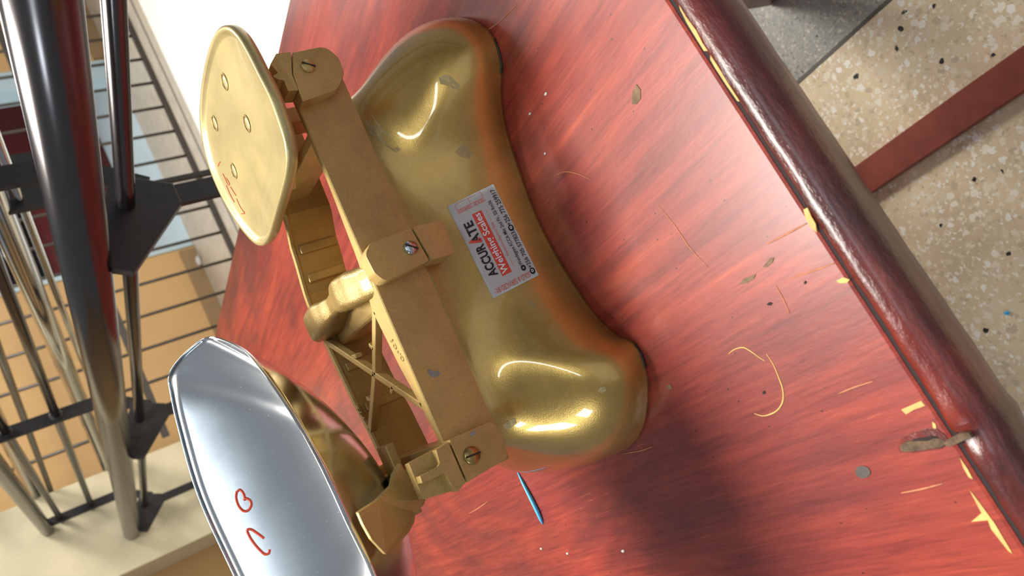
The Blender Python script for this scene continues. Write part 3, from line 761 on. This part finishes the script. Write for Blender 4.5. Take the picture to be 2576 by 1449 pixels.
bm = bmesh.new(); loft(bm, rings); plate = obj('weight_plate', bm, GOLD_PLATE, sc, True)
PLATE = BVHTree.FromPolygons([v.co.copy() for v in plate.data.vertices], [tuple(p.vertices) for p in plate.data.polygons])
def hit(bvh, px, py, off):
    d = lray(px, py); h = bvh.ray_cast(CAM_L, d)
    if not h[0]: return None
    n = h[1] if h[1].dot(d) < 0 else -h[1]
    return h[0] + n * off
for (px, py) in ((566, 206), (541, 310), (622, 311), (589, 430)):
    c = hit(PLATE, px, py, 0)
    bm = bmesh.new(); tube(bm, [(c.x + .0062 * math.cos(t * math.pi / 7), c.y + .0062 * math.sin(t * math.pi / 7), c.z + .0002) for t in range(14)], .0007, 6, closed=True)
    o = obj('rivet_ring', bm, GOLD_CAST, plate, True)
    bm = bmesh.new(); bmesh.ops.create_uvsphere(bm, u_segments=12, v_segments=6, radius=.005)
    for v in bm.verts: v.co.z *= .16
    o = obj('rivet', bm, GOLD_PLATE, plate, True); o.location = c
def ink(name, strokes, bvh, r, parent, mat=RED_INK):
    bm = bmesh.new()
    for st in strokes:
        P = [hit(bvh, px, py, r * .3) for px, py in catmull2(st)]
        P = [p for p in P if p]
        if len(P) > 2: tube(bm, P, r, 6)
    return obj(name, bm, mat, parent, True)
def catmull2(st): return [(p.x, p.y) for p in catmull([(a, b, 0) for a, b in st], 5)]
ink('handwritten_mark', [[(549, 418), (552, 410), (555, 407)], [(561, 437), (566, 447), (574, 464), (578, 462), (570, 448)], [(570, 466), (580, 490), (590, 508)], [(580, 470), (588, 482), (594, 492)], [(596, 500), (606, 522), (616, 536), (608, 538)]], PLATE, .00045, plate)

# ---- chips of paint on beam and caps
bar_b = [o for o in beam.children if o.name.startswith('front_bar')][0]
BAR = BVHTree.FromPolygons([v.co.copy() for v in bar_b.data.vertices], [tuple(p.vertices) for p in bar_b.data.polygons])
decal('paint_chip', [(1074, 932), (1080, 928), (1090, 934), (1100, 932), (1108, 940), (1102, 946), (1094, 950), (1082, 946)], PRIMER, BAR, sc)
CAPB = BVHTree.FromPolygons([v.co.copy() for v in capL.data.vertices], [tuple(p.vertices) for p in capL.data.polygons])
decal('paint_chip', [(1190, 1132), (1198, 1130), (1202, 1142), (1198, 1154), (1190, 1150)], PRIMER, CAPB, sc)
decal('paint_chip', [(1180, 1092), (1188, 1086), (1197, 1084), (1196, 1092), (1186, 1098)], PRIMER, CAPB, sc)

# ------------------------------------------------------------------ scoop pan on the left carrier
so = tag(empty('scoop_pan', SC_M @ Vector((-.12, .045, .166)), SC_ROT), 'polished stainless steel scoop pan with red handwritten marks resting on the gold scale', 'scoop')
SO_M = Matrix.Translation(Vector((-.12, .045, .166)))
rim_pts = [l_z(545, 850, .222), l_z(600, 872, .2215), l_z(640, 910, .222), l_z(720, 1020, .222), l_z(800, 1160, .223), l_z(870, 1310, .2245), l_z(935, 1449, .226), Vector((-.215, -.035, .231)), Vector((-.265, .0, .239)), Vector((-.285, .055, .250)), Vector((-.272, .11, .262)), Vector((-.225, .150, .271)),
           l_y(590, 1449, .172), l_y(500, 1250, .186), l_y(450, 1080, .192), l_y(430, 990, .193), l_y(426, 945, .188), l_y(450, 905, .180), l_y(490, 868, .168), l_y(515, 852, .160)]
rim = catmull(rim_pts, 6, True)
B0 = Vector((-.12, .058, .1665)); O0 = Vector((-.12, .045, .166))
rings = []
def scoop_ring(ph, shrink):
    r_ = 1 - ph; s_ = r_ ** 2.1
    out = []
    for p in rim:
        q = Vector((B0.x + (p.x - B0.x) * r_, B0.y + (p.y - B0.y) * r_, B0.z + (p.z - B0.z) * s_))
        out.append(q)
    return out
outer = [scoop_ring(a / 16, 0) for a in (0, .5, 1, 2, 3, 4, 5, 6, 7, 8, 9, 10, 11, 12, 13, 14, 15, 15.7)]
bm = bmesh.new()
rr_ = [[tuple(p - O0) for p in ring] for ring in outer]
loft(bm, rr_, cap0=False, cap1=True)
pan = obj('pan', bm, SCOOP, so, True)
sm = pan.modifiers.new('thickness', 'SOLIDIFY'); sm.thickness = .0008; sm.offset = 1.0
tube_o('rolled_rim', [tuple(p - O0) for p in rim], .0008, STEEL, so, 8, closed=True)
PAN = BVHTree.FromPolygons([v.co + O0 for v in pan.data.vertices], [tuple(p.vertices) for p in pan.data.polygons])
mk = ink('handwritten_mark', [[(596, 1236), (594, 1252), (600, 1272), (612, 1285), (624, 1284), (632, 1272), (630, 1260), (620, 1254), (614, 1258)], [(597, 1236), (604, 1232), (612, 1240), (616, 1252)], [(664, 1354), (648, 1342), (632, 1332), (622, 1334), (628, 1350), (640, 1368), (654, 1384), (666, 1394), (676, 1392), (678, 1382)]], PAN, .0011, so)
mk.location = -O0
